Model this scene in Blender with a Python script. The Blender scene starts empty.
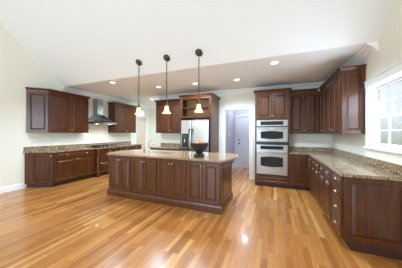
import bpy, math, random
from mathutils import Vector, Matrix, Euler
from mathutils.geometry import tessellate_polygon

S = bpy.context.scene
COL = S.collection
PI = math.pi
R = math.radians
random.seed(4)

# ------------------------------------------------------------------ camera
cam_data = bpy.data.cameras.new('camera')
cam_data.sensor_width = 36.0
cam_data.lens = 182.0 / 402.0 * 36.0
cam_data.shift_x = 0.5 / 402.0
cam_data.shift_y = -1.0 / 402.0
cam_data.clip_start = 0.05
cam = bpy.data.objects.new('camera', cam_data)
COL.objects.link(cam)
cam.matrix_world = (Matrix.Translation((0, 0, 1.40)) @ Matrix.Rotation(R(22), 4, 'Z')
                    @ Matrix.Rotation(R(90), 4, 'X') @ Matrix.Rotation(0.004, 4, 'Z'))
S.camera = cam

# ------------------------------------------------------------------ exposure and sky
S.view_settings.view_transform = 'Standard'
S.view_settings.look = 'None'
S.view_settings.gamma = 1.0
S.view_settings.use_curve_mapping = False
S.view_settings.exposure = 0.07

world = bpy.data.worlds.new('world')
S.world = world
world.use_nodes = True
wn = world.node_tree.nodes
wl = world.node_tree.links
bg = wn['Background']
bg.inputs['Strength'].default_value = 1.1
tc = wn.new('ShaderNodeTexCoord')
sp = wn.new('ShaderNodeSeparateXYZ')
cr = wn.new('ShaderNodeValToRGB')
cr.color_ramp.elements[0].position = 0.46
cr.color_ramp.elements[0].color = (0.30, 0.36, 0.22, 1)
cr.color_ramp.elements[1].position = 0.54
cr.color_ramp.elements[1].color = (0.80, 0.90, 1.0, 1)
mr = wn.new('ShaderNodeMath'); mr.operation = 'MULTIPLY_ADD'
mr.inputs[1].default_value = 0.5; mr.inputs[2].default_value = 0.5
wl.new(tc.outputs['Generated'], sp.inputs[0])
wl.new(sp.outputs['Z'], mr.inputs[0])
wl.new(mr.outputs[0], cr.inputs[0])
wl.new(cr.outputs[0], bg.inputs['Color'])


def area(name, loc, rot, sx, sy, power, color=(1, 1, 1)):
    l = bpy.data.lights.new(name, 'AREA')
    l.shape = 'RECTANGLE'; l.size = sx; l.size_y = sy
    l.energy = power; l.color = color
    o = bpy.data.objects.new(name, l)
    o.location = loc; o.rotation_euler = rot
    COL.objects.link(o)
    return o


# daylight by the side window and windows guessed behind the camera
area('daylight_rear', (-2.75, -3.93, 1.45), (R(90), 0, 0), 2.9, 2.3, 205, (0.64, 0.83, 1.0))
area('fill_rear_high', (-2.2, -3.0, 3.3), (R(50), 0, 0), 5.0, 1.2, 25, (0.64, 0.83, 1.0))  # added fill lamp under the vault, no window up here
area('daylight_side', (1.50, 3.05, 1.67), (R(80), 0, R(90)), 1.1, 1.0, 36, (0.68, 0.82, 1.0))
area('daylight_side_living', (1.36, -0.9, 1.6), (R(90), 0, R(90)), 2.2, 1.9, 50, (0.64, 0.82, 1.0))
S.cycles.diffuse_bounces = 8
S.cycles.max_bounces = 12


# ------------------------------------------------------------------ materials
def srgb(r, g, b):
    def f(v):
        v /= 255.0
        return v / 12.92 if v <= 0.04045 else ((v + 0.055) / 1.055) ** 2.4
    return (f(r), f(g), f(b), 1.0)


def mat(name, color, rough=0.5, metal=0.0, coat=0.0, spec=0.5):
    m = bpy.data.materials.new(name)
    m.use_nodes = True
    b = m.node_tree.nodes['Principled BSDF']
    b.inputs['Base Color'].default_value = color
    b.inputs['Roughness'].default_value = rough
    b.inputs['Metallic'].default_value = metal
    b.inputs['Coat Weight'].default_value = coat
    b.inputs['Specular IOR Level'].default_value = spec
    return m


class NT:
    def __init__(s, m):
        s.n = m.node_tree.nodes; s.l = m.node_tree.links
        s.b = s.n['Principled BSDF']

    def math(s, op, a, b=None, c=None):
        nd = s.n.new('ShaderNodeMath'); nd.operation = op
        for i, v in enumerate((a, b, c)):
            if v is None: continue
            if isinstance(v, (int, float)): nd.inputs[i].default_value = v
            else: s.l.new(v, nd.inputs[i])
        return nd.outputs[0]

    def coords(s, scale=(1, 1, 1), kind='Object'):
        t = s.n.new('ShaderNodeTexCoord'); mp = s.n.new('ShaderNodeMapping')
        mp.inputs['Scale'].default_value = scale
        s.l.new(t.outputs[kind], mp.inputs[0])
        return mp.outputs[0]

    def noise(s, vec, scale, detail=4, rough=0.5):
        nd = s.n.new('ShaderNodeTexNoise')
        nd.inputs['Scale'].default_value = scale
        nd.inputs['Detail'].default_value = detail
        nd.inputs['Roughness'].default_value = rough
        s.l.new(vec, nd.inputs['Vector'])
        return nd.outputs['Fac']

    def ramp(s, fac, stops):
        nd = s.n.new('ShaderNodeValToRGB')
        e = nd.color_ramp.elements
        while len(e) < len(stops): e.new(0.5)
        for i, (p, c) in enumerate(stops):
            e[i].position = p; e[i].color = c
        s.l.new(fac, nd.inputs[0])
        return nd.outputs[0]

    def bump(s, h, strength, dist=0.002):
        nd = s.n.new('ShaderNodeBump')
        nd.inputs['Strength'].default_value = strength
        nd.inputs['Distance'].default_value = dist
        s.l.new(h, nd.inputs['Height'])
        s.l.new(nd.outputs[0], s.b.inputs['Normal'])


def cherry(name, c1, c2, rough=0.32):
    m = mat(name, c1, rough, 0, 0.28, 0.35)
    m.node_tree.nodes['Principled BSDF'].inputs['Coat Roughness'].default_value = 0.16
    t = NT(m)
    v = t.coords((14, 14, 1.6))
    n1 = t.noise(v, 2.2, 5, 0.6)
    t.l.new(t.ramp(n1, [(0.3, c1), (0.7, c2)]), t.b.inputs['Base Color'])
    return m


M = {}
M['cherry'] = cherry('cherry_wood', srgb(58, 28, 10), srgb(96, 50, 18))
M['cherry_island'] = cherry('cherry_wood_island', srgb(78, 42, 20), srgb(104, 60, 30))
M['cherry_in'] = cherry('cherry_interior', srgb(150, 112, 78), srgb(172, 134, 96), 0.5)
M['toe'] = mat('toe_kick', srgb(64, 34, 22), 0.5)
M['wall'] = mat('wall_paint', srgb(240, 238, 225), 0.85, spec=0.2)
M['ceil'] = mat('ceiling_paint', srgb(238, 241, 242), 0.9, spec=0.2)
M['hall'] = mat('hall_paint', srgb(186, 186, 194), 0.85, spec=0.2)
M['trim'] = mat('trim_white', srgb(248, 249, 248), 0.35)
M['steel'] = mat('stainless_steel', (0.62, 0.62, 0.61, 1), 0.22, 0.95)
M['steel_oven'] = mat('oven_steel', (0.40, 0.385, 0.36, 1), 0.3, 0.95)
M['steel_dull'] = mat('brushed_steel', (0.55, 0.55, 0.56, 1), 0.38, 0.95)
M['black'] = mat('black_plastic', (0.012, 0.012, 0.014, 1), 0.3)
M['blackglass'] = mat('black_glass', (0.012, 0.012, 0.014, 1), 0.08)
M['iron'] = mat('cast_iron', (0.02, 0.02, 0.022, 1), 0.55)
M['bronze'] = mat('bronze', (0.085, 0.075, 0.062, 1), 0.45, 0.5)
M['nickel'] = mat('satin_nickel', (0.62, 0.58, 0.50, 1), 0.3, 0.95)
M['brass'] = mat('antique_brass', (0.30, 0.26, 0.18, 1), 0.35, 0.9)
M['hood'] = mat('hood_steel', (0.34, 0.34, 0.35, 1), 0.2, 0.97)
M['chrome'] = mat('chrome', (0.8, 0.8, 0.8, 1), 0.12, 1.0)
M['plate'] = mat('plate_white', srgb(236, 234, 226), 0.45)
M['bowl'] = mat('dark_bowl', (0.012, 0.010, 0.009, 1), 0.45)
M['orange'] = mat('orange_peel', srgb(238, 120, 24), 0.5)
M['apple'] = mat('apple_skin', srgb(190, 34, 36), 0.3)
M['lemon'] = mat('lemon_peel', srgb(240, 208, 60), 0.45)
M['lime'] = mat('lime_peel', srgb(96, 140, 44), 0.45)
M['ground'] = mat('lawn', srgb(120, 140, 90), 0.9)


def granite(name, base, tint):
    m = mat(name, base, 0.2, 0, 0.3)
    t = NT(m)
    v = t.coords()
    n1 = t.noise(v, 32, 7, 0.85)
    n2 = t.noise(v, 7, 3, 0.6)
    vo = t.n.new('ShaderNodeTexVoronoi'); vo.inputs['Scale'].default_value = 70
    t.l.new(v, vo.inputs['Vector'])
    a = t.ramp(n1, [(0.40, tint[0]), (0.475, tint[1]), (0.53, tint[2]), (0.61, tint[3])])
    mx = t.n.new('ShaderNodeMixRGB'); mx.blend_type = 'MULTIPLY'
    mx.inputs[0].default_value = 0.6
    b = t.ramp(n2, [(0.35, (0.72, 0.66, 0.58, 1)), (0.65, (1, 1, 1, 1))])
    t.l.new(a, mx.inputs[1]); t.l.new(b, mx.inputs[2])
    t.l.new(mx.outputs[0], t.b.inputs['Base Color'])
    return m


M['granite'] = granite('granite', srgb(170, 140, 110),
                       [srgb(74, 58, 44), srgb(130, 106, 78), srgb(174, 150, 120), srgb(212, 198, 176)])
M['granite_isl'] = granite('granite_island', srgb(200, 170, 140),
                           [srgb(104, 78, 54), srgb(150, 118, 86), srgb(178, 148, 114), srgb(206, 184, 156)])


def floor_mat():
    m = mat('oak_strip_floor', srgb(200, 140, 80), 0.26, 0, 0.2)
    t = NT(m)
    tcn = t.n.new('ShaderNodeTexCoord')
    sx = t.n.new('ShaderNodeSeparateXYZ'); t.l.new(tcn.outputs['Object'], sx.inputs[0])
    u = t.math('DIVIDE', sx.outputs['X'], 0.064)
    row = t.math('FLOOR', u)
    wn1 = t.n.new('ShaderNodeTexWhiteNoise'); wn1.noise_dimensions = '1D'; t.l.new(row, wn1.inputs['W'])
    off = t.math('MULTIPLY', wn1.outputs['Value'], 9.7)
    v = t.math('ADD', t.math('DIVIDE', sx.outputs['Y'], 0.95), off)
    idx = t.math('FLOOR', v)
    cb = t.n.new('ShaderNodeCombineXYZ'); t.l.new(row, cb.inputs[0]); t.l.new(idx, cb.inputs[1])
    w2 = t.n.new('ShaderNodeTexWhiteNoise'); w2.noise_dimensions = '2D'; t.l.new(cb.outputs[0], w2.inputs['Vector'])
    tone = t.ramp(w2.outputs['Value'], [(0.0, srgb(156, 98, 48)), (0.2, srgb(177, 117, 60)), (0.6, srgb(190, 130, 70)),
                                        (0.88, srgb(200, 142, 80)), (1.0, srgb(216, 166, 106))])
    mp = t.n.new('ShaderNodeMapping'); mp.inputs['Scale'].default_value = (22, 1.3, 1)
    ad = t.n.new('ShaderNodeVectorMath'); ad.operation = 'ADD'
    cc = t.n.new('ShaderNodeCombineXYZ'); t.l.new(t.math('MULTIPLY', w2.outputs['Value'], 13.0), cc.inputs[1])
    t.l.new(tcn.outputs['Object'], ad.inputs[0]); t.l.new(cc.outputs[0], ad.inputs[1])
    t.l.new(ad.outputs[0], mp.inputs[0])
    g = t.noise(mp.outputs[0], 3.0, 5, 0.6)
    gr = t.ramp(g, [(0.3, (0.80, 0.74, 0.68, 1)), (0.65, (1.04, 1.03, 1.0, 1))])
    mx = t.n.new('ShaderNodeMixRGB'); mx.blend_type = 'MULTIPLY'; mx.inputs[0].default_value = 0.75
    t.l.new(tone, mx.inputs[1]); t.l.new(gr, mx.inputs[2])
    fu = t.math('FRACT', u); fv = t.math('FRACT', v)
    eu = t.math('MINIMUM', fu, t.math('SUBTRACT', 1.0, fu))
    ev = t.math('MINIMUM', fv, t.math('SUBTRACT', 1.0, fv))
    gap = t.math('MINIMUM', t.math('MULTIPLY', eu, 25.0), t.math('MULTIPLY', ev, 250.0))
    gap = t.math('MINIMUM', gap, 1.0)
    gc = t.ramp(gap, [(0.0, (0.55, 0.45, 0.36, 1)), (1.0, (1, 1, 1, 1))])
    m2 = t.n.new('ShaderNodeMixRGB'); m2.blend_type = 'MULTIPLY'; m2.inputs[0].default_value = 1.0
    t.l.new(mx.outputs[0], m2.inputs[1]); t.l.new(gc, m2.inputs[2])
    t.l.new(m2.outputs[0], t.b.inputs['Base Color'])
    t.l.new(t.math('MULTIPLY_ADD', g, 0.16, 0.17), t.b.inputs['Roughness'])
    return m


M['floor'] = floor_mat()


def glass_mat():
    m = bpy.data.materials.new('window_glass'); m.use_nodes = True
    n = m.node_tree.nodes; l = m.node_tree.links
    n.remove(n['Principled BSDF'])
    tr = n.new('ShaderNodeBsdfTransparent'); gl = n.new('ShaderNodeBsdfGlossy')
    gl.inputs['Roughness'].default_value = 0.02
    mx = n.new('ShaderNodeMixShader'); mx.inputs[0].default_value = 0.06
    l.new(tr.outputs[0], mx.inputs[1]); l.new(gl.outputs[0], mx.inputs[2])
    l.new(mx.outputs[0], n['Material Output'].inputs['Surface'])
    return m


M['glass'] = glass_mat()


def emit(name, color, strength):
    m = mat(name, color, 0.5)
    b = m.node_tree.nodes['Principled BSDF']
    b.inputs['Emission Color'].default_value = color
    b.inputs['Emission Strength'].default_value = strength
    return m


M['can_lit'] = emit('lit_lens', (1.0, 0.86, 0.62, 1), 6.0)
M['hood_lit'] = emit('lit_hood_lens', (1.0, 0.86, 0.62, 1), 8.0)
M['shade'] = emit('frosted_glass_lit', (1.0, 0.70, 0.36, 1), 0.8)
M['bulb'] = emit('bulb_lit', (1.0, 0.84, 0.6, 1), 12.0)


# ------------------------------------------------------------------ mesh helpers
class MB:
    """collects geometry, then links it as ONE mesh object"""

    def __init__(s):
        s.v = []; s.f = []; s.sm = []

    def add(s, vs, fs, smooth=False):
        o = len(s.v)
        s.v += [tuple(p) for p in vs]
        for f in fs:
            s.f.append(tuple(i + o for i in f)); s.sm.append(smooth)
        return s

    def box(s, x0, x1, y0, y1, z0, z1, bev=0.0):
        if bev <= 0:
            vs = [(x0, y0, z0), (x1, y0, z0), (x1, y1, z0), (x0, y1, z0), (x0, y0, z1), (x1, y0, z1), (x1, y1, z1), (x0, y1, z1)]
            return s.add(vs, [(0, 3, 2, 1), (4, 5, 6, 7), (0, 1, 5, 4), (1, 2, 6, 5), (2, 3, 7, 6), (3, 0, 4, 7)])
        b = bev
        rings = []
        for z, i in ((z0, b), (z0 + b, 0), (z1 - b, 0), (z1, b)):
            c = b
            rings.append([(x0 + i + c, y0 + i, z), (x1 - i - c, y0 + i, z), (x1 - i, y0 + i + c, z), (x1 - i, y1 - i - c, z),
                          (x1 - i - c, y1 - i, z), (x0 + i + c, y1 - i, z), (x0 + i, y1 - i - c, z), (x0 + i, y0 + i + c, z)])
        return s.loft(rings, caps=True)

    def loft(s, rings, caps=False, closed=True, smooth=False):
        n = len(rings[0]); vs = [p for r in rings for p in r]; fs = []
        for k in range(len(rings) - 1):
            for i in range(n if closed else n - 1):
                j = (i + 1) % n
                fs.append((k * n + i, k * n + j, (k + 1) * n + j, (k + 1) * n + i))
        s.add(vs, fs, smooth)
        if caps:
            o = len(s.v) - len(vs)
            s.f.append(tuple(o + i for i in reversed(range(n)))); s.sm.append(False)
            s.f.append(tuple(o + (len(rings) - 1) * n + i for i in range(n))); s.sm.append(False)
        return s

    def prism(s, poly, z0, z1):
        return s.loft([[(x, y, z0) for x, y in poly], [(x, y, z1) for x, y in poly]], caps=True)

    def prism_x(s, poly, x0, x1):      # polygon of (y, z)
        return s.loft([[(x0, y, z) for y, z in poly], [(x1, y, z) for y, z in poly]], caps=True)

    def prism_holes(s, outer, holes, z0, z1):
        polys = [outer] + holes
        flat = [p for q in polys for p in q]
        tris = tessellate_polygon([[Vector((x, y, 0)) for x, y in q] for q in polys])
        n = len(flat)
        vs = [(x, y, z0) for x, y in flat] + [(x, y, z1) for x, y in flat]
        fs = []
        for a, b, c in tris:
            fs.append((a + n, b + n, c + n)); fs.append((c, b, a))
        o = 0
        for q in polys:
            m = len(q)
            for i in range(m):
                j = (i + 1) % m
                fs.append((o + i, o + j, o + j + n, o + i + n))
            o += m
        return s.add(vs, fs)

    def lathe(s, prof, seg=24, c=(0, 0, 0), smooth=True):   # profile of (radius, z)
        rings = []
        for r, z in prof:
            rings.append([(c[0] + r * math.cos(2 * PI * i / seg), c[1] + r * math.sin(2 * PI * i / seg), c[2] + z) for i in range(seg)])
        return s.loft(rings, smooth=smooth)

    def tube(s, pts, r, seg=10, smooth=True, caps=True):
        pts = [Vector(p) for p in pts]; rings = []
        up = Vector((0, 0, 1))
        for i, p in enumerate(pts):
            d = (pts[min(i + 1, len(pts) - 1)] - pts[max(i - 1, 0)]).normalized()
            a = d.cross(up)
            if a.length < 1e-3: a = d.cross(Vector((0, 1, 0)))
            a.normalize(); b = d.cross(a).normalized()
            rr = r[i] if isinstance(r, (list, tuple)) else r
            rings.append([tuple(p + a * rr * math.cos(2 * PI * k / seg) + b * rr * math.sin(2 * PI * k / seg)) for k in range(seg)])
        s.loft(rings, smooth=smooth)
        if caps:
            o = len(s.v) - len(rings) * seg
            s.f.append(tuple(o + k for k in reversed(range(seg)))); s.sm.append(False)
            s.f.append(tuple(o + (len(rings) - 1) * seg + k for k in range(seg))); s.sm.append(False)
        return s

    def sweep(s, path, prof, closed=False):
        """horizontal sweep with mitres; profile of (out, z), out = to the right of travel"""
        P = [Vector((x, y)) for x, y in path]; n = len(P); rings = []
        for i in range(n):
            if closed: a, b = P[i] - P[i - 1], P[(i + 1) % n] - P[i]
            else:
                a = P[i] - P[i - 1] if i else P[1] - P[0]
                b = P[i + 1] - P[i] if i < n - 1 else P[-1] - P[-2]
            a.normalize(); b.normalize()
            na = Vector((a.y, -a.x)); nb = Vector((b.y, -b.x))
            m = (na + nb); m.normalize(); m /= max(0.3, m.dot(na))
            rings.append([(P[i].x + m.x * o, P[i].y + m.y * o, z) for o, z in prof])
        if closed: rings.append(rings[0])
        return s.loft(rings, caps=not closed)

    def xf(s, mtx):
        s.v = [tuple(mtx @ Vector(p)) for p in s.v]; return s

    def build(s, name, m, parent=None, loc=None):
        me = bpy.data.meshes.new(name)
        me.from_pydata(s.v, [], s.f)
        for p, sm in zip(me.polygons, s.sm): p.use_smooth = sm
        import bmesh
        b = bmesh.new(); b.from_mesh(me)
        bmesh.ops.recalc_face_normals(b, faces=b.faces)
        b.to_mesh(me); b.free()
        me.materials.append(m)
        o = bpy.data.objects.new(name, me)
        COL.objects.link(o)
        if parent: o.parent = parent
        if loc: o.location = loc
        return o


def thing(name, label, cat, loc=(0, 0, 0), rz=0.0, group=None):
    o = bpy.data.objects.new(name, None)
    o.empty_display_size = 0.1
    COL.objects.link(o)
    o.location = loc; o.rotation_euler = (0, 0, rz)
    o['label'] = label; o['category'] = cat
    if group: o['group'] = group
    return o


def tag(o, label, cat, group=None):
    o['label'] = label; o['category'] = cat
    if group: o['group'] = group
    return o


def struct(name, mb, m, parent=None):
    o = mb.build(name, m, parent)
    if not parent: o['kind'] = 'structure'
    return o


def copy_tree(o, parent=None):
    c = o.copy(); COL.objects.link(c)
    if parent: c.parent = parent
    for ch in list(o.children): copy_tree(ch, c)
    return c


# ------------------------------------------------------------------ the room
XL, XR, YB, YE, ZC = -5.80, 1.40, 5.69, 3.42, 2.74
YR, SL = -4.0, 0.9
YRG = -0.3
ZR = ZC + SL * (YE - YRG)
ZREAR = ZR - SL * (YRG - YR)

struct('floor', MB().box(XL - 0.12, XR + 0.12, YR - 0.1, 7.9, -0.08, 0), M['floor'])
struct('ceiling', MB().box(XL - 0.12, XR + 0.12, YE, 7.9, ZC, ZC + 0.12), M['ceil'])
struct('ceiling', MB().prism_x([(YE, ZC), (YE, ZC + 0.12), (YRG, ZR + 0.14), (YR - 0.1, ZREAR + 0.02), (YR - 0.1, ZREAR - 0.1), (YRG, ZR)],
                               XL - 0.12, XR + 0.12), M['ceil'])
struct('wall_left', MB().prism_x([(YR, 0), (6.56, 0), (6.56, 2.50), (7.26, 2.50), (7.26, 0), (7.68, 0), (7.68, ZC), (YE, ZC), (YRG, ZR), (YR, ZREAR)], XL - 0.12, XL), M['wall'])
w = MB()
W0, W1, WZ0, WZ1 = 2.46, 3.67, 1.19, 2.13
w.box(XR, XR + 0.12, W1, 5.79, 0, ZC)
w.box(XR, XR + 0.12, W0, W1, 0, WZ0)
w.prism_x([(W0, WZ1), (W1, WZ1), (W1, ZC), (YE, ZC), (W0, ZC + SL * (YE - W0))], XR, XR + 0.12)
w.prism_x([(0.3, 0), (W0, 0), (W0, ZC + SL * (YE - W0)), (0.3, ZR - SL * (0.3 - YRG))], XR, XR + 0.12)
w.box(XR, XR + 0.12, -2.1, 0.3, 0, 0.6)
w.prism_x([(-2.1, 2.6), (0.3, 2.6), (0.3, ZR - SL * (0.3 - YRG)), (YRG, ZR), (-2.1, ZR - SL * (YRG + 2.1))], XR, XR + 0.12)
w.prism_x([(YR, 0), (-2.1, 0), (-2.1, ZR - SL * (YRG + 2.1)), (YR, ZREAR)], XR, XR + 0.12)
struct('wall_right', w, M['wall'])
w = MB()
w.box(-3.90, -1.47, YB, YB + 0.1, 0, ZC).box(-1.47, -0.677, YB, YB + 0.1, 2.13, ZC).box(-0.677, XR, YB, YB + 0.1, 0, ZC)
struct('wall_back', w, M['wall'])
struct('wall_passage', MB().box(-3.90, -3.80, YB + 0.1, 7.56, 0, ZC), M['wall'])
struct('wall_far', MB().box(XL, -3.80, 7.56, 7.66, 0, ZC), M['wall'])
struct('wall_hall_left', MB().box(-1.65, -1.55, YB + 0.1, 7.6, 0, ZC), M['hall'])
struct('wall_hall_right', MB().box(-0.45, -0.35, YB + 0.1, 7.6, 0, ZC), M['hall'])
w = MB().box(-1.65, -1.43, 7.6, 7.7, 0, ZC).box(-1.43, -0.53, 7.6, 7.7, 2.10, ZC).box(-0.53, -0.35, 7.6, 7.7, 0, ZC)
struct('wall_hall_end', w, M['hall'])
# unseen rear wall: wide glazed opening, guessed to light the room
w = MB().box(XL, -5.2, YR - 0.1, YR, 0, ZREAR).box(0.8, XR, YR - 0.1, YR, 0, ZREAR).box(-5.2, 0.8, YR - 0.1, YR, 2.65, ZREAR).box(-5.2, 0.8, YR - 0.1, YR, 0, 0.1)
struct('wall_rear', w, M['wall'])

# room crown moulding
def crown_prof(zt, out, drop):
    return [(0, zt), (out, zt), (out, zt - 0.022), (out * 0.84, zt - 0.022), (out * 0.84, zt - 0.032), (out * 0.62, zt - drop * 0.30),
            (out * 0.46, zt - drop * 0.48), (out * 0.40, zt - drop * 0.62), (out * 0.26, zt - drop * 0.62), (out * 0.26, zt - drop * 0.80),
            (out * 0.12, zt - drop * 0.84), (out * 0.12, zt - drop), (0, zt - drop)]


struct('trim_1', MB().sweep([(XL, YE), (XL, 7.56), (-3.90, 7.56), (-3.90, YB), (XR, YB), (XR, YE)], crown_prof(ZC, 0.13, 0.135)), M['trim'])
# door casing of the hallway opening
cas = MB()
for x0, x1 in ((-1.57, -1.47), (-0.677, -0.577)):
    cas.box(x0, x1, YB - 0.022, YB, 0, 2.13, 0.004)
cas.box(-1.59, -0.557, YB - 0.026, YB, 2.13, 2.235, 0.004)
cas.box(-1.47, -1.455, YB, YB + 0.1, 0, 2.13).box(-0.692, -0.677, YB, YB + 0.1, 0, 2.13).box(-1.455, -0.692, YB, YB + 0.1, 2.115, 2.13)
struct('trim_2', cas, M['trim'])
bp = [(0, 0), (0.016, 0), (0.016, 0.11), (0.008, 0.135), (0, 0.14)]
struct('baseboard_left', MB().sweep([(XL, YR), (XL, 2.56)], bp), M['trim'])
struct('baseboard_left', MB().sweep([(XL, 6.22), (XL, 6.46)], bp), M['trim'])
struct('baseboard_right', MB().sweep([(XR, 2.66), (XR, YR)], bp), M['trim'])
struct('baseboard_hall', MB().sweep([(-1.55, YB + 0.1), (-1.55, 7.6), (-1.52, 7.6)], bp), M['trim'])
struct('baseboard_far', MB().sweep([(XL, 7.56), (-3.90, 7.56), (-3.90, YB)], bp), M['trim'])


def ring_panel(mb, x0, x1, z0, z1, yb, t, frame=0.055, bev=0.024, groove=0.013):
    """raised-panel slab: front faces -y; back at yb, thickness t"""
    def ring(i, y):
        return [(x0 + i, y, z0 + i), (x1 - i, y, z0 + i), (x1 - i, y, z1 - i), (x0 + i, y, z1 - i)]
    f = yb - t
    rs = [ring(0, yb), ring(0, f + 0.004), ring(0.004, f), ring(frame - 0.004, f), ring(frame, f + 0.003), ring(frame + 0.004, f + groove),
          ring(frame + 0.013, f + groove), ring(frame + 0.013 + bev, f + 0.002), ring(frame + 0.016 + bev, f)]
    return mb.loft(rs, caps=True)


# hall door with raised panels, knob and deadbolt
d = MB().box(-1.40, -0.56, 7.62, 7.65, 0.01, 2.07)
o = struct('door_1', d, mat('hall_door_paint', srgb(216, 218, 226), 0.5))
for x0, x1, z0, z1 in ((-1.30, -1.02, 0.22, 0.86), (-0.94, -0.66, 0.22, 0.86), (-1.30, -1.02, 1.02, 1.62), (-0.94, -0.66, 1.02, 1.62),
                       (-1.30, -1.02, 1.72, 1.95), (-0.94, -0.66, 1.72, 1.95)):
    ring_panel(MB(), x0, x1, z0, z1, 7.62, 0.012, 0.02, 0.03, 0.008).build('door_panel', o.data.materials[0], o)
kb = MB()
for z in (0.97, 1.11):
    rr = 0.033 if z < 1 else 0.028
    kb2 = MB().lathe([(0, 0), (rr, 0), (rr, 0.012), (0.012, 0.016), (0.012, 0.035), (rr * .9, 0.045), (rr, 0.06), (0, 0.072)] if z < 1 else
                     [(0, 0), (rr, 0), (rr, 0.02), (0, 0.024)], 16)
    kb2.xf(Matrix.Translation((-1.345, 7.62, z)) @ Matrix.Rotation(R(90), 4, 'X'))
    kb2.build('door_knob' if z < 1 else 'deadbolt', M['black'], o)
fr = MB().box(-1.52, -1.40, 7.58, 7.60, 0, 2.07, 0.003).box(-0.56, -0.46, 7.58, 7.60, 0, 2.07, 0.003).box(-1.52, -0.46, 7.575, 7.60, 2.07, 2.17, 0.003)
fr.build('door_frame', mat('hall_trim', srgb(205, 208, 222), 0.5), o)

# door with a transom in the left wall of the passage
o = struct('door_2', MB().box(XL - 0.07, XL - 0.03, 6.58, 7.24, 0.01, 2.12), mat('passage_door_paint', srgb(226, 208, 190), 0.5))
f = MB()
f.box(XL, XL + 0.022, 6.46, 6.56, 0, 2.5, 0.003).box(XL, XL + 0.022, 7.26, 7.38, 0, 2.5, 0.003).box(XL, XL + 0.026, 6.44, 7.40, 2.5, 2.60, 0.003)
f.box(XL - 0.12, XL, 6.56, 6.58, 0, 2.5).box(XL - 0.12, XL, 7.24, 7.26, 0, 2.5).box(XL - 0.12, XL, 6.58, 7.24, 2.48, 2.5).box(XL - 0.12, XL, 6.58, 7.24, 2.12, 2.17)
f.build('door_frame', M['trim'], o)
MB().box(XL - 0.06, XL - 0.055, 6.58, 7.24, 2.17, 2.48).build('transom_glass', M['glass'], o)
pn = ring_panel(MB(), -0.54, -0.08, 0.25, 0.95, 0, 0.01, 0.02, 0.03, 0.006)
ring_panel(pn, -0.54, -0.08, 1.1, 1.95, 0, 0.01, 0.02, 0.03, 0.006)
pn.xf(Matrix.Translation((XL - 0.03, 7.20 + 0.02, 0)) @ Matrix.Rotation(R(90), 4, 'Z'))
pn.build('door_panel', mat('passage_door_panel', srgb(228, 212, 196), 0.5), o)

# double-hung window in the right wall
def window(name, y0, y1, z0, z1, cols, rows, sill=True):
    f = MB()
    x = XR
    cw = 0.09
    f.box(x - 0.022, x, y1, y1 + cw, z0 - 0.02, z1, 0.003).box(x - 0.022, x, y0 - cw, y0, z0 - 0.02, z1, 0.003)
    f.box(x - 0.026, x, y0 - cw - 0.01, y1 + cw + 0.01, z1, z1 + 0.10, 0.003)
    f.box(x - 0.036, x, y0 - cw - 0.02, y1 + cw + 0.02, z1 + 0.10, z1 + 0.118, 0.003)
    root = struct(name, f, M['trim'])
    jm = MB().box(x, x + 0.12, y1 - 0.02, y1, z0, z1).box(x, x + 0.12, y0, y0 + 0.02, z0, z1).box(x, x + 0.12, y0 + .02, y1 - .02, z1 - 0.02, z1).box(x, x + 0.12, y0 + .02, y1 - .02, z0, z0 + 0.02)
    jm.build('window_jamb', M['trim'], root)
    if sill:
        MB().box(x - 0.05, x, y0 - 0.11, y1 + 0.11, z0 - 0.025, z0, 0.003).build('window_sill', M['trim'], root)
    zm = (z0 + z1) / 2
    for k, (a, b, xo) in enumerate(((z0 + 0.02, zm + 0.02, 0.035), (zm - 0.02, z1 - 0.02, 0.068))):
        sa = MB(); ya, yb2 = y0 + 0.02, y1 - 0.02; fw = 0.045
        sa.box(x + xo, x + xo + 0.03, ya, ya + fw, a, b).box(x + xo, x + xo + 0.03, yb2 - fw, yb2, a, b)
        sa.box(x + xo, x + xo + 0.03, ya + fw, yb2 - fw, a, a + fw).box(x + xo, x + xo + 0.03, ya + fw, yb2 - fw, b - 0.04, b)
        for c in range(1, cols):
            yy = ya + fw + (yb2 - ya - 2 * fw) * c / cols
            sa.box(x + xo + 0.006, x + xo + 0.024, yy - 0.009, yy + 0.009, a + fw, b - 0.04)
        for r_ in range(1, rows):
            zz = a + fw + (b - 0.04 - a - fw) * r_ / rows
            sa.box(x + xo + 0.008, x + xo + 0.022, ya + fw, yb2 - fw, zz - 0.009, zz + 0.009)
        so = sa.build('window_sash', M['trim'], root)
        MB().box(x + xo + 0.013, x + xo + 0.017, ya + fw, yb2 - fw, a + fw, b - 0.04).build('window_pane', M['glass'], so)
    return root


window('window_1', W0, W1, WZ0, WZ1, 3, 2)
window('window_2', -2.1, 0.3, 0.6, 2.6, 4, 2)
# guessed glazing of the unseen rear wall
g = MB()
for x in (-5.2, -3.72, -2.24, -0.76, 0.74):
    g.box(x, x + 0.06, YR - 0.08, YR - 0.02, 0.1, 2.65)
g.box(-5.2, 0.8, YR - 0.08, YR - 0.02, 2.59, 2.65).box(-5.2, 0.8, YR - 0.08, YR - 0.02, 0.1, 0.18)
wr = struct('window_3', g, M['trim'])
MB().box(-5.15, 0.75, YR - 0.055, YR - 0.05, 0.18, 2.59).build('window_pane', M['glass'], wr)


# ------------------------------------------------------------------ cabinet kit (local x = width, +y = into the wall, front at y = 0)
KNOB = [(0, 0), (0.008, 0), (0.006, 0.010), (0.010, 0.016), (0.015, 0.020), (0.0155, 0.025), (0.010, 0.030), (0, 0.031)]


def knob(parent, x, z, y=-0.02):
    MB().lathe(KNOB, 12).xf(Matrix.Rotation(R(90), 4, 'X')).build('knob', M['nickel'], parent, (x, y, z))


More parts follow.
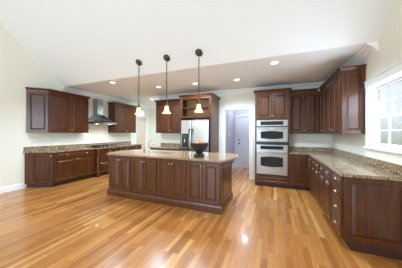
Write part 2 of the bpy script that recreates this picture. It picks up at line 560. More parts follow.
def cup_pull(parent, x, z, y=-0.02, wd=0.09):
    b = MB(); n = 10; rings = []
    for j in range(5):
        a = j / 4 * PI / 2
        rings.append([(-wd / 2 * math.cos(k / n * PI), -0.024 * math.sin(a) * math.sin(k / n * PI) - 0.001,
                       0.012 + 0.024 * math.cos(a) * (0.35 + 0.65 * math.sin(k / n * PI)) - 0.02) for k in range(n + 1)])
    b.loft(rings, closed=False, smooth=True)
    b.box(-wd / 2 - 0.004, wd / 2 + 0.004, -0.003, 0, -0.010, 0.020)
    b.build('cup_pull', M['brass'], parent, (x, y, z))


def door(parent, x0, x1, z0, z1, kn=None, m='cherry', frame=0.055, name='door', t=0.02):
    o = ring_panel(MB(), x0, x1, z0, z1, 0, t, frame).build(name, M[m], parent)
    if kn == 'R': knob(o, x1 - 0.03, z0 + 0.06 if z0 > 1.2 else z1 - 0.06)
    if kn == 'L': knob(o, x0 + 0.03, z0 + 0.06 if z0 > 1.2 else z1 - 0.06)
    if kn == 'pull': cup_pull(o, (x0 + x1) / 2, z1 - 0.05)
    return o


def drawer(parent, x0, x1, z0, z1, m='cherry', pull='cup'):
    o = ring_panel(MB(), x0, x1, z0, z1, 0, 0.02, 0.028, 0.014, 0.007).build('drawer', M[m], parent)
    if pull == 'cup': cup_pull(o, (x0 + x1) / 2, (z0 + z1) / 2)
    elif pull == 'knob': knob(o, (x0 + x1) / 2, (z0 + z1) / 2)
    return o


CZ = 0.885      # top of base cabinets
UZ0, UZ1 = 1.395, 2.46
CROWN = [(0, 0), (0.012, 0), (0.016, 0.02), (0.036, 0.05), (0.044, 0.056), (0.05, 0.075), (0, 0.075)]


def crown(parent, path, z=UZ1, m='cherry'):
    MB().sweep(path, [(o_, z + h) for o_, h in CROWN]).build('crown', M[m], parent)


def base_cab(label, loc, rz, wd, depth=0.61, name='base_cabinet', group=None, m='cherry'):
    t = thing(name, label, 'cabinet', (loc[0], loc[1], 0), rz, group)
    MB().box(0, wd, 0, depth, 0.10, CZ).build('body', M[m], t)
    MB().box(0.0, wd, 0.075, depth, 0, 0.10).build('toe_kick', M['toe'], t)
    return t


def wall_cab(label, loc, rz, wd, depth=0.33, name='upper_cabinet', group=None, m='cherry'):
    t = thing(name, label, 'cabinet', (loc[0], loc[1], 0), rz, group)
    MB().box(0, wd, 0, depth, UZ0, UZ1).build('body', M[m], t)
    return t


G = 0.004
L90, R90 = R(90), R(-90)
BX = XL + 0.002          # against left wall (tiny clearance)

# ---- left wall, upper row
UXL = -5.47
t = thing('corner_cabinet', 'cherry wall cabinet at far left end, single door set at an angle', 'cabinet', (XL, 2.606, 0), R(45), 'cherry wall cabinets')
L = 0.4667
rot45 = t
MB().prism([(0.002, 0.0), (L, 0.0), (L / 2 + 0.001, L / 2 - 0.001)], UZ0, UZ1).build('body', M['cherry'], t)
door(t, 0.03, L - 0.012, UZ0 + 0.015, UZ1 - 0.02, 'R')
crown(t, [(0.0, 0), (L - 0.001, 0.0), (L - 0.0005, 0.0005)])


def bake(root, ang):
    """turn a thing's rotation into its meshes, so its frame stays square to the room"""
    m = Matrix.Rotation(ang, 4, 'Z')
    root.rotation_euler = (0, 0, 0)
    def go(o):
        for c in o.children:
            c.location = m @ c.location
            c.data.transform(m)
            go(c)
    bpy.context.view_layer.update()
    go(root)


def pair(t, x0, x1, z0, z1, m='cherry'):
    c = (x0 + x1) / 2
    door(t, x0 + G, c - G / 2, z0, z1, 'R', m)
    door(t, c + G / 2, x1 - G, z0, z1, 'L', m)


bake(rot45, R(45))
t = wall_cab('cherry wall cabinet with two doors left of the steel range hood', (UXL, 2.936), L90, 1.095, group='cherry wall cabinets')
pair(t, 0.01, 1.085, UZ0 + 0.015, UZ1 - 0.02)
crown(t, [(0, 0), (1.095, 0), (1.095, 0.33)])
t = wall_cab('cherry wall cabinet with two doors right of the steel range hood', (UXL, 5.06), L90, 1.12, group='cherry wall cabinets')
pair(t, 0.02, 1.10, UZ0 + 0.015, UZ1 - 0.02)
crown(t, [(0, 0.33), (0, 0), (1.12, 0), (1.12, 0.33)])

# ---- left wall, base row
FXL = -5.20
Ld = math.hypot(0.5, 0.264); ad = math.atan2(0.264, 0.5)
t = thing('angled_base_cabinet', 'cherry base cabinet at far left end with one angled door', 'cabinet', (-5.70, 2.65, 0), ad, 'cherry base cabinets')
inv = Matrix.Rotation(-ad, 4, 'Z') @ Matrix.Translation((5.70, -2.65, 0))
def loc_poly(poly): return [tuple((inv @ Vector((x, y, 0))).xy) for x, y in poly]
MB().prism(loc_poly([(BX, 2.58), (-5.70, 2.65), (-5.20, 2.914), (BX, 2.914)]), 0.10, CZ).build('body', M['cherry'], t)
MB().prism(loc_poly([(BX, 2.62), (-5.71, 2.68), (-5.23, 2.914), (BX, 2.914)]), 0, 0.10).build('toe_kick', M['toe'], t)
door(t, 0.04, Ld - 0.025, 0.125, CZ - 0.02, 'R')

t = base_cab('cherry base cabinet with two drawers over two doors, left of the cooktop', (FXL, 2.914), L90, 1.136, 0.598, group='cherry base cabinets')
for a, b, s_ in ((0.015, 0.565, 'R'), (0.571, 1.121, 'L')):
    drawer(t, a, b, 0.725, CZ - 0.015, pull='knob')
    door(t, a, b, 0.125, 0.715, s_)

t = base_cab('cherry base cabinet with fluted posts under the black gas cooktop', (-5.13, 4.05), L90, 0.98, 0.668, name='cooktop_cabinet', group='cherry base cabinets')
for a in (0.0, 0.89):
    p = MB().box(a, a + 0.09, -0.05, 0, 0.70, CZ).box(a, a + 0.09, -0.05, 0, 0.0, 0.14)
    p.lathe([(0.0, 0.14), (0.036, 0.14), (0.038, 0.16), (0.026, 0.18), (0.034, 0.22), (0.036, 0.40), (0.032, 0.62), (0.024, 0.65), (0.038, 0.67), (0.036, 0.70), (0, 0.70)], 16, (a + 0.045, -0.012, 0))
    p.build('post', M['cherry_island'], t)
for z0, z1 in ((0.125, 0.40), (0.41, 0.68), (0.69, CZ - 0.015)):
    drawer(t, 0.10, 0.88, z0, z1, pull='cup')
t = base_cab('cherry base cabinet right of the cooktop, far end of the left run', (FXL, 5.03), L90, 1.17, 0.598, group='cherry base cabinets')
for a, b, s_ in ((0.015, 0.58, 'R'), (0.586, 1.155, 'L')):
    drawer(t, a, b, 0.725, CZ - 0.015, pull='knob')
    door(t, a, b, 0.125, 0.715, s_)


def rounded_edge_top(mb, outer, holes, z0, z1):
    mb.prism_holes(outer, holes, z0, z1)
    return mb


wt = thing('worktop', 'speckled brown granite worktop along the left wall under the range hood', 'worktop', (0, 0, 0), 0, 'granite worktops')
slab = MB().prism_holes([(BX, 2.545), (-5.70, 2.615), (-5.17, 2.885), (-5.17, 4.0), (-5.06, 4.03), (-5.06, 5.05), (-5.17, 5.08), (-5.17, 6.23), (BX, 6.23)], [], CZ + 0.001, 0.92)
slab.build('slab', M['granite'], wt)
MB().prism_holes([(BX, 2.56), (-5.775, 2.56), (-5.775, 6.21), (BX, 6.21)], [], 0.9205, 1.03).build('backsplash', M['granite'], wt)

# ---- back wall, between passage and refrigerator
t = wall_cab('cherry wall cabinet with two doors beside the open shelf over the refrigerator', (-3.86, 5.358), 0, 1.20, group='cherry wall cabinets')
pair(t, 0.01, 1.19, UZ0 + 0.015, UZ1 - 0.02)
crown(t, [(0, 0.33), (0, 0), (1.20, 0)])
t = base_cab('cherry base cabinet with two doors behind the island, left of the refrigerator', (-3.86, 5.07), 0, 1.20, 0.618, group='cherry base cabinets')
for a, b, s_ in ((0.015, 0.597, 'R'), (0.603, 1.185, 'L')):
    drawer(t, a, b, 0.725, CZ - 0.015, pull='knob')
    door(t, a, b, 0.125, 0.715, s_)
wt = thing('worktop', 'short granite worktop behind the island left of the refrigerator', 'worktop', (0, 0, 0), 0, 'granite worktops')
MB().box(-3.885, -2.66, 5.045, 5.688, CZ + 0.001, 0.92, 0.004).build('slab', M['granite'], wt)
MB().box(-3.87, -2.66, 5.665, 5.688, 0.9205, 1.03).build('backsplash', M['granite'], wt)

# ---- refrigerator surround
t = thing('refrigerator_cabinet', 'tall cherry surround with an open shelf box over the steel refrigerator', 'cabinet', (-2.652, 4.93, 0), 0)
FW, FD = 0.999, 0.757
MB().box(0, 0.02, 0, FD, 0, UZ1).build('side_panel', M['cherry'], t)
MB().box(FW - 0.035, FW, 0, FD, 0, UZ1).build('side_panel', M['cherry'], t)
bx = MB().box(0.021, FW - 0.035, 0.01, FD, 1.87, 1.90).box(0.035, FW - 0.035, 0.01, FD, UZ1 - 0.03, UZ1).box(0.035, FW - 0.035, 0.34, 0.36, 1.90, UZ1 - 0.03)
bx.build('shelf_box', M['cherry_in'], t)
ff = MB().box(0, 0.075, -0.018, 0, 1.85, UZ1).box(FW - 0.075, FW, -0.018, 0, 1.85, UZ1).box(0.075, FW - 0.075, -0.018, 0, 1.85, 1.90).box(0.075, FW - 0.075, -0.018, 0, UZ1 - 0.05, UZ1)
ff.build('face_frame', M['cherry'], t)
MB().box(0.036, FW - 0.036, 0.02, 0.339, 2.145, 2.165).build('shelf', M['cherry'], t)
crown(t, [(0, 0.375), (0, -0.018), (FW, -0.018), (FW, FD)])

# ---- refrigerator
t = thing('refrigerator', 'stainless steel side by side refrigerator with a black water dispenser', 'refrigerator', (-2.628, 4.93, 0))
MB().box(0.0, 0.895, 0.06, 0.72, 0.02, 1.79, 0.006).build('body', M['steel_dull'], t)
MB().box(0.01, 0.885, 0.02, 0.059, 0.0, 0.095, 0.004).build('toe_grille', M['black'], t)
for (a, b, hx) in ((0.002, 0.326, 0.300), (0.350, 0.893, 0.380)):
    dd = MB().box(a, b, -0.02, 0.058, 0.105, 1.79, 0.012).build('door', M['steel'], t)
    h = MB().tube([(hx, -0.02, 1.52), (hx, -0.065, 1.50), (hx, -0.072, 1.45), (hx, -0.072, 0.75), (hx, -0.065, 0.70), (hx, -0.02, 0.68)], 0.019, 10)
    h.build('handle', M['iron'], dd)
    if a < 0.1:
        MB().box(0.035, 0.255, -0.026, -0.0205, 0.90, 1.38, 0.002).build('water_dispenser', M['black'], dd)
        MB().box(0.060, 0.210, -0.030, -0.0262, 1.26, 1.34, 0.001).build('dispenser_display', mat('display', (0.05, 0.055, 0.06, 1), 0.3), dd)
        MB().box(0.055, 0.215, -0.05, -0.0262, 0.945, 0.96, 0.001).build('dispenser_tray', M['steel_dull'], dd)
        MB().box(0.12, 0.15, -0.045, -0.0262, 1.12, 1.22).build('dispenser_paddle', M['steel_dull'], dd)

# ---- oven tower
OX, OY, OW = -0.473, 5.07, 0.833
t = thing('oven_cabinet', 'tall cherry cabinet holding the double oven, two doors on top', 'cabinet', (OX, OY, 0), 0)
OD = 0.618
MB().box(0, 0.04, 0, OD, 0.10, UZ1).box(OW - 0.04, OW, 0, OD, 0.10, UZ1).box(0.04, OW - 0.04, 0, OD, 1.745, UZ1).box(0.04, OW - 0.04, 0, OD, 0.10, 0.325).box(
    0.04, OW - 0.04, OD - 0.02, OD, 0.325, 1.745).build('body', M['cherry'], t)
MB().box(0, OW, 0.06, OD, 0, 0.10).build('toe_kick', M['toe'], t)
pair(t, 0.035, OW - 0.035, 1.79, UZ1 - 0.03)
drawer(t, 0.035, OW - 0.035, 0.135, 0.305, pull=None)
crown(t, [(0, OD), (0, 0), (OW, 0), (OW, 0.236)])

t = thing('double_wall_oven', 'stainless steel double wall oven set in the tall cherry cabinet', 'oven', (OX + 0.042, OY, 0), 0)
WV = OW - 0.084
MB().box(0.004, WV - 0.004, 0.0, 0.55, 0.33, 1.74).build('body', M['steel_dull'], t)


def oven_unit(zc0, zc1, zd0, zd1, gz0, gz1):
    c = MB().box(0.0, WV, -0.03, -0.001, zc0, zc1, 0.003).build('control_panel', M['steel_oven'], t)
    MB().box(0.10, WV - 0.10, -0.034, -0.0305, zc0 + 0.03, zc1 - 0.025, 0.001).build('display', M['blackglass'], c)
    dd = MB().box(0.0, WV, -0.035, -0.001, zd0, zd1, 0.004).build('oven_door', M['steel_oven'], t)
    n = 10; x0, x1 = 0.105, WV - 0.105; bow = 0.022
    ring = [(x0 + (x1 - x0) * k / n, gz0 + bow - bow * math.sin(PI * k / n)) for k in range(n + 1)] + \
           [(x1 - (x1 - x0) * k / n, gz1 - bow + bow * math.sin(PI * k / n)) for k in range(n + 1)]
    MB().loft([[(x, -0.0355, z) for x, z in ring], [(x, -0.039, z) for x, z in ring]], caps=True).build('oven_window', M['blackglass'], dd)
    hz = zd1 - 0.035
    h = MB().tube([(0.05, -0.035, hz), (0.05, -0.075, hz), (0.09, -0.085, hz), (WV / 2, -0.095, hz), (WV - 0.09, -0.085, hz), (WV - 0.05, -0.075, hz), (WV - 0.05, -0.035, hz)], 0.013, 10)
    h.build('handle', M['steel_oven'], dd)


oven_unit(1.585, 1.735, 1.185, 1.555, 1.25, 1.46)
oven_unit(0.955, 1.095, 0.345, 0.93, 0.53, 0.80)
for z0, z1 in ((1.557, 1.583), (1.10, 1.18)):
    MB().box(0.0, WV, -0.012, -0.001, z0, z1).build('vent_strip', M['black'], t)

# ---- back wall, right of ovens
t = wall_cab('cherry wall cabinet with two doors right of the oven tower', (0.362, 5.358), 0, 0.706, group='cherry wall cabinets')
pair(t, 0.01, 0.685, UZ0 + 0.015, UZ1 - 0.02)
crown(t, [(0, 0), (0.655, 0)])
t = base_cab('narrow cherry base cabinet with one door right of the oven tower', (0.362, 5.07), 0, 0.416, 0.618, group='cherry base cabinets')
door(t, 0.05, 0.36, 0.125, CZ - 0.02, None)

# ---- right wall, upper row (faces -X)
UXR = 1.07
t = wall_cab('cherry wall cabinet nearest the window, two doors and a raised end panel', (UXR, 4.56), R90, 0.75, 0.328, group='cherry wall cabinets')
pair(t, 0.01, 0.74, UZ0 + 0.015, UZ1 - 0.02)
crown(t, [(0, 0), (0.75, 0), (0.75, 0.328)])
ep = ring_panel(MB(), 0.0, 0.328, UZ0, UZ1, 0, 0.016, 0.06)
ep.xf(Matrix.Translation((0.75, 0.0, 0)) @ Matrix.Rotation(R(90), 4, 'Z'))
ep.build('end_panel', M['cherry'], t)
t = thing('upper_cabinet', 'cherry wall cabinet in the right back corner, between two wall cabinets', 'cabinet', (UXR, 5.688, 0), R90, 'cherry wall cabinets')
MB().box(0, 1.126, 0, 0.328, UZ0, UZ1).build('body', M['cherry'], t)
pair(t, 0.37, 1.116, UZ0 + 0.015, UZ1 - 0.02)
crown(t, [(0.385, 0), (1.126, 0)])

# ---- right wall, base row
FXR = 0.78
t = base_cab('cherry base cabinet in the back right corner under the granite', (FXR, 5.688), R90, 1.086, 0.618, group='cherry base cabinets')
drawer(t, 0.64, 1.07, 0.725, CZ - 0.015); door(t, 0.64, 1.07, 0.125, 0.715, 'pull')
t = base_cab('cherry base cabinet third from the near end of the right run', (FXR, 4.60), R90, 0.73, 0.618, group='cherry base cabinets')
for a, b in ((0.015, 0.362), (0.368, 0.715)):
    drawer(t, a, b, 0.725, CZ - 0.015)
    door(t, a, b, 0.125, 0.715, 'pull')
t = base_cab('cherry base cabinet next to the near drawer stack of the right run', (FXR, 3.868), R90, 0.728, 0.618, group='cherry base cabinets')
for a, b in ((0.015, 0.361), (0.367, 0.713)):
    drawer(t, a, b, 0.725, CZ - 0.015)
    door(t, a, b, 0.125, 0.715, 'pull')
t = base_cab('cherry drawer stack with cup pulls at the near end of the right run', (FXR, 3.138), R90, 0.44, 0.618, name='drawer_cabinet', group='cherry base cabinets')
for z0, z1 in ((0.745, CZ - 0.015), (0.545, 0.735), (0.345, 0.535), (0.125, 0.335)):
    drawer(t, 0.015, 0.425, z0, z1)
ep = ring_panel(MB(), -0.0, 0.618, 0.10, CZ, 0, 0.018, 0.075)
ep.xf(Matrix.Translation((0.44, 0.0, 0)) @ Matrix.Rotation(R(90), 4, 'Z'))
ep.build('end_panel', M['cherry'], t)

wt = thing('worktop', 'L-shaped speckled granite worktop under the window on the right', 'worktop', (0, 0, 0), 0, 'granite worktops')
MB().prism_holes([(0.364, 5.045), (0.755, 5.045), (0.755, 2.675), (0.775, 2.655), (1.398, 2.655), (1.398, 5.688), (0.364, 5.688)], [], CZ + 0.001, 0.92).build('slab', M['granite'], wt)
MB().prism_holes([(0.364, 5.665), (1.375, 5.665), (1.375, 2.66), (1.398, 2.66), (1.398, 5.688), (0.364, 5.688)], [], 0.9205, 1.03).build('backsplash', M['granite'], wt)

# ------------------------------------------------------------------ island
IX0, IX1, IY0, IY1 = -3.47, -0.85, 3.05, 3.90
IW = IX1 - IX0
t = thing('kitchen_island', 'long dark cherry island base with eight tall doors facing the room', 'island', (IX0, IY0, 0), 0)
ID = IY1 - IY0
hole = [(0.02, 0.02), (IW - 0.02, 0.02), (IW - 0.02, ID - 0.02), (0.02, ID - 0.02)]
MB().prism_holes([(0, 0), (IW, 0), (IW, ID), (0, ID)], [hole], 0.0, 0.90).build('body', M['cherry_island'], t)
pw = IW / 4
for k in range(4):
    x0 = k * pw
    door(t, x0 + 0.018, x0 + pw / 2 - 0.003, 0.16, 0.868, 'R', 'cherry_island', 0.05)
    door(t, x0 + pw / 2 + 0.003, x0 + pw - 0.018, 0.16, 0.868, 'L', 'cherry_island', 0.05)
for sx, rot in ((IW, 90), (0, -90)):
    ep = ring_panel(MB(), 0.02, ID - 0.02, 0.13, 0.88, 0, 0.014, 0.085)
    if sx > 0: ep.xf(Matrix.Translation((IW, 0, 0)) @ Matrix.Rotation(R(90), 4, 'Z'))
    else: ep.xf(Matrix.Translation((0, ID, 0)) @ Matrix.Rotation(R(-90), 4, 'Z'))
    ep.build('end_panel', M['cherry_island'], t)
bs = MB().sweep([(0, 0), (IW, 0), (IW, ID), (0, ID)], [(0, 0), (0.028, 0), (0.028, 0.095), (0.020, 0.11), (0.014, 0.13), (0, 0.135)], closed=True)
bs.build('base_moulding', M['cherry_island'], t)
MB().box(IW + 0.0145, IW + 0.018, 0.56, 0.63, 0.57, 0.685, 0.001).build('outlet', M['black'], t)

wt = thing('island_worktop', 'pale beige granite island worktop with bowed ends and a sink cutout', 'worktop', (0, 0, 0), 0)
def bow(xa, ya, xb, yb, d, n=10):
    out = []
    for k in range(n + 1):
        f_ = k / n; s_ = math.sin(PI * f_)
        out.append((xa + (xb - xa) * f_ + d * s_, ya + (yb - ya) * f_))
    return out
outl = [(-3.48, 3.0)] + bow(-0.80, 3.0, -0.80, 4.15, 0.13) + bow(-3.52, 4.15, -3.52, 3.0, -0.14)[:-1]
SX0, SX1, SY0, SY1 = -2.82, -2.12, 3.47, 3.88
sink_hole = [(SX0, SY0), (SX1, SY0), (SX1, SY1), (SX0, SY1)]
IT0, IT1 = 0.901, 0.935
MB().prism_holes(outl, [sink_hole], IT0, IT1).build('slab', M['granite_isl'], wt)
# sink
t = thing('kitchen_sink', 'stainless undermount sink in the island worktop', 'sink', ((SX0 + SX1) / 2, (SY0 + SY1) / 2, 0))
hw, hd = (SX1 - SX0) / 2 - 0.003, (SY1 - SY0) / 2 - 0.003
def rect(i, z): return [(-hw + i, -hd + i, z), (hw - i, -hd + i, z), (hw - i, hd - i, z), (-hw + i, hd - i, z)]
MB().loft([rect(0, IT1 - 0.004), rect(0.008, IT1 - 0.004), rect(0.02, 0.76), rect(0.05, 0.74)], caps=False).add(rect(0.05, 0.74), [(0, 1, 2, 3)]).build('basin', M['steel'], t)
MB().lathe([(0, 0.742), (0.04, 0.742), (0.045, 0.7405)], 16).build('drain', M['chrome'], t)
# faucet
t = thing('faucet', 'chrome gooseneck faucet on the island beside the sink', 'faucet', (-2.93, 3.76, IT1))
MB().lathe([(0, 0), (0.03, 0), (0.03, 0.012), (0.022, 0.02), (0.018, 0.09), (0.014, 0.10), (0, 0.10)], 16).build('base', M['chrome'], t)
pts = [(0, 0, 0.09), (0, 0, 0.20)] + [(0.075 - 0.075 * math.cos(a), 0, 0.20 + 0.075 * math.sin(a)) for a in [PI * k / 10 for k in range(1, 11)]] + [(0.15, 0, 0.16)]
MB().tube(pts, 0.011, 10).build('spout', M['chrome'], t)
MB().tube([(0, -0.02, 0.06), (0, -0.05, 0.07), (0.0, -0.10, 0.10)], 0.007, 8).build('handle', M['chrome'], t)
for x_, lb in ((-3.03, 'left'), ):
    o = MB().lathe([(0, 0), (0.022, 0), (0.022, 0.008), (0.012, 0.014), (0.010, 0.045), (0, 0.05)], 14).tube([(0, 0, 0.045), (0.04, -0.01, 0.055)], 0.006, 8).build('soap_pump', M['bronze'], None, (x_, 3.72, IT1))
    tag(o, 'small dark soap pump on the island worktop left of the faucet', 'soap pump')

# fruit bowl
BLX, BLY = -1.375, 3.34
t = MB().lathe([(0, 0), (0.098, 0), (0.106, 0.012), (0.104, 0.034), (0.088, 0.056), (0.066, 0.072), (0.070, 0.086), (0.115, 0.108), (0.152, 0.148), (0.170, 0.200), (0.184, 0.262),
                (0.186, 0.272), (0.178, 0.272), (0.158, 0.212), (0.125, 0.160), (0.075, 0.124), (0, 0.112)], 36).build('fruit_bowl', M['bowl'], None, (BLX, BLY, IT1))
tag(t, 'black footed bowl heaped with fruit on the island worktop', 'bowl')


def fruit(name, label, m, x, y, z, r, sq=0.95, stem=True):
    b = MB(); n = 12; prof = []
    for k in range(n + 1):
        a = PI * k / n
        rr = r * math.sin(a); zz = -r * sq * math.cos(a)
        if name == 'apple': zz *= 1 - 0.25 * max(0, 1 - rr / (r * 0.5)) * (1 if k > n / 2 else 0.6)
        if name in ('lemon', 'lime') and k in (0, n): zz *= 1.12
        prof.append((max(rr, 0.0001), zz))
    b.lathe(prof, 18)
    o = b.build(name, M[m], None, (BLX + x, BLY + y, IT1 + z - 0.006))
    tag(o, label, 'fruit', 'fruit in the black bowl')
    if stem:
        MB().tube([(0, 0, r * sq * 0.75), (0.003, 0.002, r * sq * 1.15)], 0.0025, 6).build('stem', M['bronze'], o)
    return o


fruit('apple', 'red apple in the bowl, left of the middle', 'apple', -0.062, -0.045, 0.245, 0.040)
fruit('orange', 'large orange on top in the middle of the fruit bowl', 'orange', 0.020, -0.005, 0.275, 0.042, stem=False)
fruit('orange', 'orange at the right front of the fruit bowl', 'orange', 0.075, -0.045, 0.238, 0.040, stem=False)
fruit('lemon', 'yellow lemon at the left back of the fruit bowl', 'lemon', -0.075, 0.055, 0.240, 0.034, 1.2, False)
fruit('apple', 'red apple at the right back of the fruit bowl', 'apple', 0.060, 0.070, 0.245, 0.038)
fruit('lime', 'green lime at the right rim of the fruit bowl', 'lime', 0.128, 0.018, 0.252, 0.028, 1.15, False)
fruit('lemon', 'yellow lemon at the front edge of the fruit bowl', 'lemon', 0.004, -0.095, 0.242, 0.030, 1.15, False)
fruit('orange', 'orange at the far left rim of the fruit bowl', 'orange', -0.125, 0.008, 0.252, 0.030, stem=False)

# ------------------------------------------------------------------ range hood and cooktop
t = thing('range_hood', 'stainless steel chimney range hood on the left wall', 'range hood', (BX, 4.54, 0), 0)
MB().box(0, 0.22, -0.11, 0.11, 2.02, 2.56, 0.004).build('chimney', M['hood'], t)
cn = MB()
def hr(x1, y, z): return [(0, -y, z), (x1, -y, z), (x1, y, z), (0, y, z)]
cn.loft([hr(0.50, 0.45, 1.70), hr(0.50, 0.45, 1.745), hr(0.42, 0.36, 1.80), hr(0.33, 0.24, 1.90), hr(0.25, 0.14, 1.99), hr(0.235, 0.12, 2.02)], caps=True)
cn.build('canopy', M['hood'], t)
MB().box(0.06, 0.44, -0.38, 0.38, 1.692, 1.699).build('filter', M['steel_dull'], t)
for y in (-0.25, 0.25):
    MB().lathe([(0, -0.008), (0.035, -0.008), (0.037, 0)], 16, (0.38, y, 1.692)).build('lamp', M['hood_lit'], t)
    l = bpy.data.lights.new('hood_lamp', 'SPOT'); l.energy = 9; l.color = (1, 0.80, 0.58); l.spot_size = R(150); l.spot_blend = 0.8; l.shadow_soft_size = 0.04
    lo = bpy.data.objects.new('hood_lamp', l); COL.objects.link(lo); lo.parent = t; lo.location = (0.38, y, 1.675); lo['kind'] = 'helper'

t = thing('cooktop', 'black gas cooktop with iron grates under the range hood', 'cooktop', (-5.44, 4.54, 0.921), 0)
MB().box(-0.24, 0.26, -0.44, 0.44, 0, 0.012, 0.004).build('glass_top', M['blackglass'], t)
for y in (-0.28, 0, 0.28):
    g = MB()
    for xx in (-0.20, 0.0, 0.17):
        g.box(xx - 0.006, xx + 0.006, y - 0.125, y + 0.125, 0.040, 0.052)
    for yy in (-0.12, 0, 0.12):
        g.box(-0.20, 0.17, y + yy - 0.006, y + yy + 0.006, 0.040, 0.052)
    for xx in (-0.20, 0.17):
        for yy in (-0.12, 0.12):
            g.box(xx - 0.006, xx + 0.006, y + yy - 0.006, y + yy + 0.006, 0.0125, 0.040)
    g.build('grate', M['iron'], t)
for x_, y in ((-0.11, -0.28), (0.09, -0.28), (0.0, 0.0), (-0.11, 0.28), (0.09, 0.28)):
    MB().lathe([(0, 0.0125), (0.045, 0.0125), (0.045, 0.022), (0.03, 0.024), (0.03, 0.032), (0, 0.033)], 16, (x_ - 0.01, y, 0)).build('burner', M['iron'], t)
for k in range(5):
    MB().lathe([(0, 0.0125), (0.017, 0.0125), (0.015, 0.034), (0, 0.035)], 14, (0.222, -0.24 + 0.12 * k, 0)).build('control_knob', M['nickel'], t)

# ------------------------------------------------------------------ pendants
VA = math.atan(SL)


def pendant(x, y, label):
    zc = ZC + SL * (YE - y)
    t = thing('pendant_light', label, 'pendant light', (x, y, 0), 0, 'pendant lights over the island')
    cnp = MB().lathe([(0, 0.0), (0.074, 0.0), (0.074, -0.010), (0.062, -0.022), (0.030, -0.030), (0.012, -0.036), (0, -0.037)], 24)
    cnp.xf(Matrix.Translation((0, 0, zc)) @ Matrix.Rotation(-VA, 4, 'X'))
    cnp.build('canopy', M['bronze'], t)
    zl = zc - 0.05
    hk = MB().tube([(0, -0.028, zc - 0.024), (0, -0.024, zl - 0.01), (0, 0.0, zl - 0.03), (0, 0, zl - 0.05)], 0.007, 8)
    hk.build('swivel_hook', M['bronze'], t)
    ch = MB(); z = zl - 0.045; k = 0
    while z > 2.14:
        ring = []
        for i in range(9):
            a = 2 * PI * i / 8
            if k % 2: ring.append((0.009 * math.cos(a), 0, z - 0.018 + 0.018 * math.sin(a)))
            else: ring.append((0, 0.009 * math.cos(a), z - 0.018 + 0.018 * math.sin(a)))
        ch.tube(ring, 0.0038, 5, caps=False)
        z -= 0.029; k += 1
    ch.tube([(0, 0, zl - 0.03), (0, 0, 2.08)], 0.004, 6)
    ch.build('chain', M['bronze'], t)
    sk = MB().lathe([(0, 2.13), (0.006, 2.13), (0.010, 2.10), (0.018, 2.085), (0.010, 2.07), (0.013, 2.04), (0.020, 2.02), (0.014, 2.0), (0.026, 1.985), (0.034, 1.965), (0.036, 1.950), (0, 1.950)], 18)
    sk.build('socket', M['bronze'], t)
    sh = MB().lathe([(0.030, 1.952), (0.036, 1.945), (0.040, 1.92), (0.044, 1.89), (0.050, 1.86), (0.062, 1.832), (0.084, 1.808), (0.090, 1.800), (0.087, 1.798),
                     (0.059, 1.828), (0.047, 1.858), (0.041, 1.89), (0.037, 1.92), (0.032, 1.944)], 28)
    sh.build('shade', M['shade'], t)
    MB().lathe([(0, 1.95), (0.012, 1.94), (0.014, 1.92), (0.026, 1.89), (0.028, 1.875), (0.018, 1.855), (0, 1.85)], 14).build('bulb', M['bulb'], t)
    l = bpy.data.lights.new('pendant_bulb', 'POINT'); l.energy = 7; l.color = (1, 0.78, 0.5); l.shadow_soft_size = 0.03
    lo = bpy.data.objects.new('pendant_bulb', l); COL.objects.link(lo); lo.parent = t; lo.location = (0, 0, 1.815)
    return t


pendant(-2.754, 3.195, 'leftmost of three bell-glass pendant lights, hanging by the far left island end')
pendant(-2.045, 3.20, 'middle one of three bell-glass pendant lights over the island')
pendant(-1.333, 3.205, 'rightmost of three bell-glass pendant lights, above the fruit bowl')

# ------------------------------------------------------------------ recessed ceiling lights
for x, y, lb in ((-3.99, 3.62, 'recessed ceiling light nearest the range hood'),
                 (-3.12, 4.46, 'recessed ceiling light between the left and middle pendants'),
                 (-1.98, 4.51, 'recessed ceiling light just left of the right pendant chain'),
                 (-0.87, 4.56, 'recessed ceiling light in front of the hallway doorway'),
                 (0.0, 3.72, 'recessed ceiling light on the right, largest in view'),
                 (-4.53, 6.02, 'recessed ceiling light deep in the passage, by the back left corner')):
    t = thing('recessed_light', lb, 'ceiling light', (x, y, ZC), 0, 'recessed ceiling lights')
    MB().lathe([(0.062, -0.001), (0.088, -0.001), (0.090, -0.006), (0.064, -0.010), (0.062, -0.004)], 24).build('trim_ring', M['trim'], t)
    MB().lathe([(0, -0.005), (0.061, -0.005), (0.0615, -0.001)], 24).build('lens', M['can_lit'], t)
    l = bpy.data.lights.new('recessed_lamp', 'SPOT'); l.energy = 150; l.color = (0.66, 0.84, 1.0); l.spot_size = R(160); l.spot_blend = 0.55; l.shadow_soft_size = 0.05
    lo = bpy.data.objects.new('recessed_lamp', l); COL.objects.link(lo); lo.parent = t; lo.location = (0, 0, -0.02)

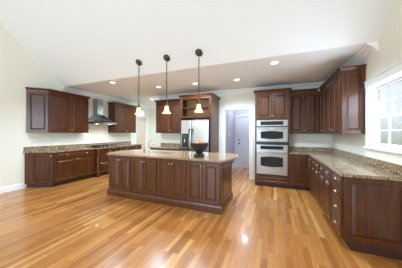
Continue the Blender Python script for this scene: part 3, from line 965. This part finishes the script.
# unseen cool fill lamp, added to brighten the hallway
t = thing('hall_fill_light', 'unseen round fill light added to brighten the hallway', 'ceiling light', (-1.0, 6.9, ZC))
MB().lathe([(0, -0.06), (0.08, -0.055), (0.13, -0.03), (0.14, -0.001), (0, -0.001)], 24).build('diffuser', M['plate'], t)
l = bpy.data.lights.new('hall_fill_lamp', 'POINT'); l.energy = 22; l.color = (0.82, 0.88, 1.0); l.shadow_soft_size = 0.12
lo = bpy.data.objects.new('hall_fill_lamp', l); COL.objects.link(lo); lo.parent = t; lo.location = (0, 0, -0.22)

# ------------------------------------------------------------------ outlets and switches
def plate(name, label, x, y, z, rz, wd=0.072, toggles=0, grp=None, m='plate'):
    t = thing(name, label, 'switch' if 'switch' in name else 'outlet', (x, y, z), rz, grp)
    MB().box(-wd / 2, wd / 2, -0.006, 0, -0.058, 0.058, 0.002).build('cover_plate', M[m], t)
    if toggles:
        for k in range(toggles):
            xx = (k - (toggles - 1) / 2) * 0.046
            MB().box(xx - 0.016, xx + 0.016, -0.009, -0.0062, -0.033, 0.033, 0.001).build('rocker', M['trim'], t)
    else:
        for zz in (-0.02, 0.02):
            MB().box(-0.015, 0.015, -0.008, -0.0062, zz - 0.014, zz + 0.014, 0.001).build('receptacle', M['trim'], t)
    return t


plate('light_switch', 'white double switch plate over the left worktop, under the angled wall cabinet', XL, 2.80, 1.19, L90, 0.118, 2)
plate('electrical_outlet', 'white outlet over the left worktop, right of the double switch plate', XL, 3.10, 1.20, L90)
plate('electrical_outlet', 'white outlet on the right wall near the back corner', XR, 5.40, 1.176, R90)
plate('electrical_outlet', 'white outlet on the right wall beneath the end wall cabinet', XR, 4.22, 1.176, R90)
plate('electrical_outlet', 'white outlet on the back wall beside the oven tower', 0.63, YB, 1.18, 0)
plate('electrical_outlet', 'white outlet above the short worktop left of the refrigerator', -3.55, YB, 1.18, 0)
plate('light_switch', 'white double switch plate on the left wall of the hallway', -1.55, 6.70, 1.36, L90, 0.118, 2)
t = thing('thermostat', 'small grey thermostat on the hallway wall above the switch plate', 'thermostat', (-1.55, 6.70, 1.70), L90)
MB().box(-0.055, 0.055, -0.022, 0, -0.04, 0.04, 0.004).build('housing', M['plate'], t)
MB().box(-0.035, 0.035, -0.0245, -0.0222, -0.01, 0.025, 0.0005).build('display', mat('lcd', (0.25, 0.28, 0.27, 1), 0.3), t)

# lawn outside, seen through the glass
struct('ground', MB().box(-30, 30, -30, YR - 0.2, -0.5, -0.4).box(XR + 0.2, 30, YR - 0.2, 20, -0.5, -0.4), M['ground'])
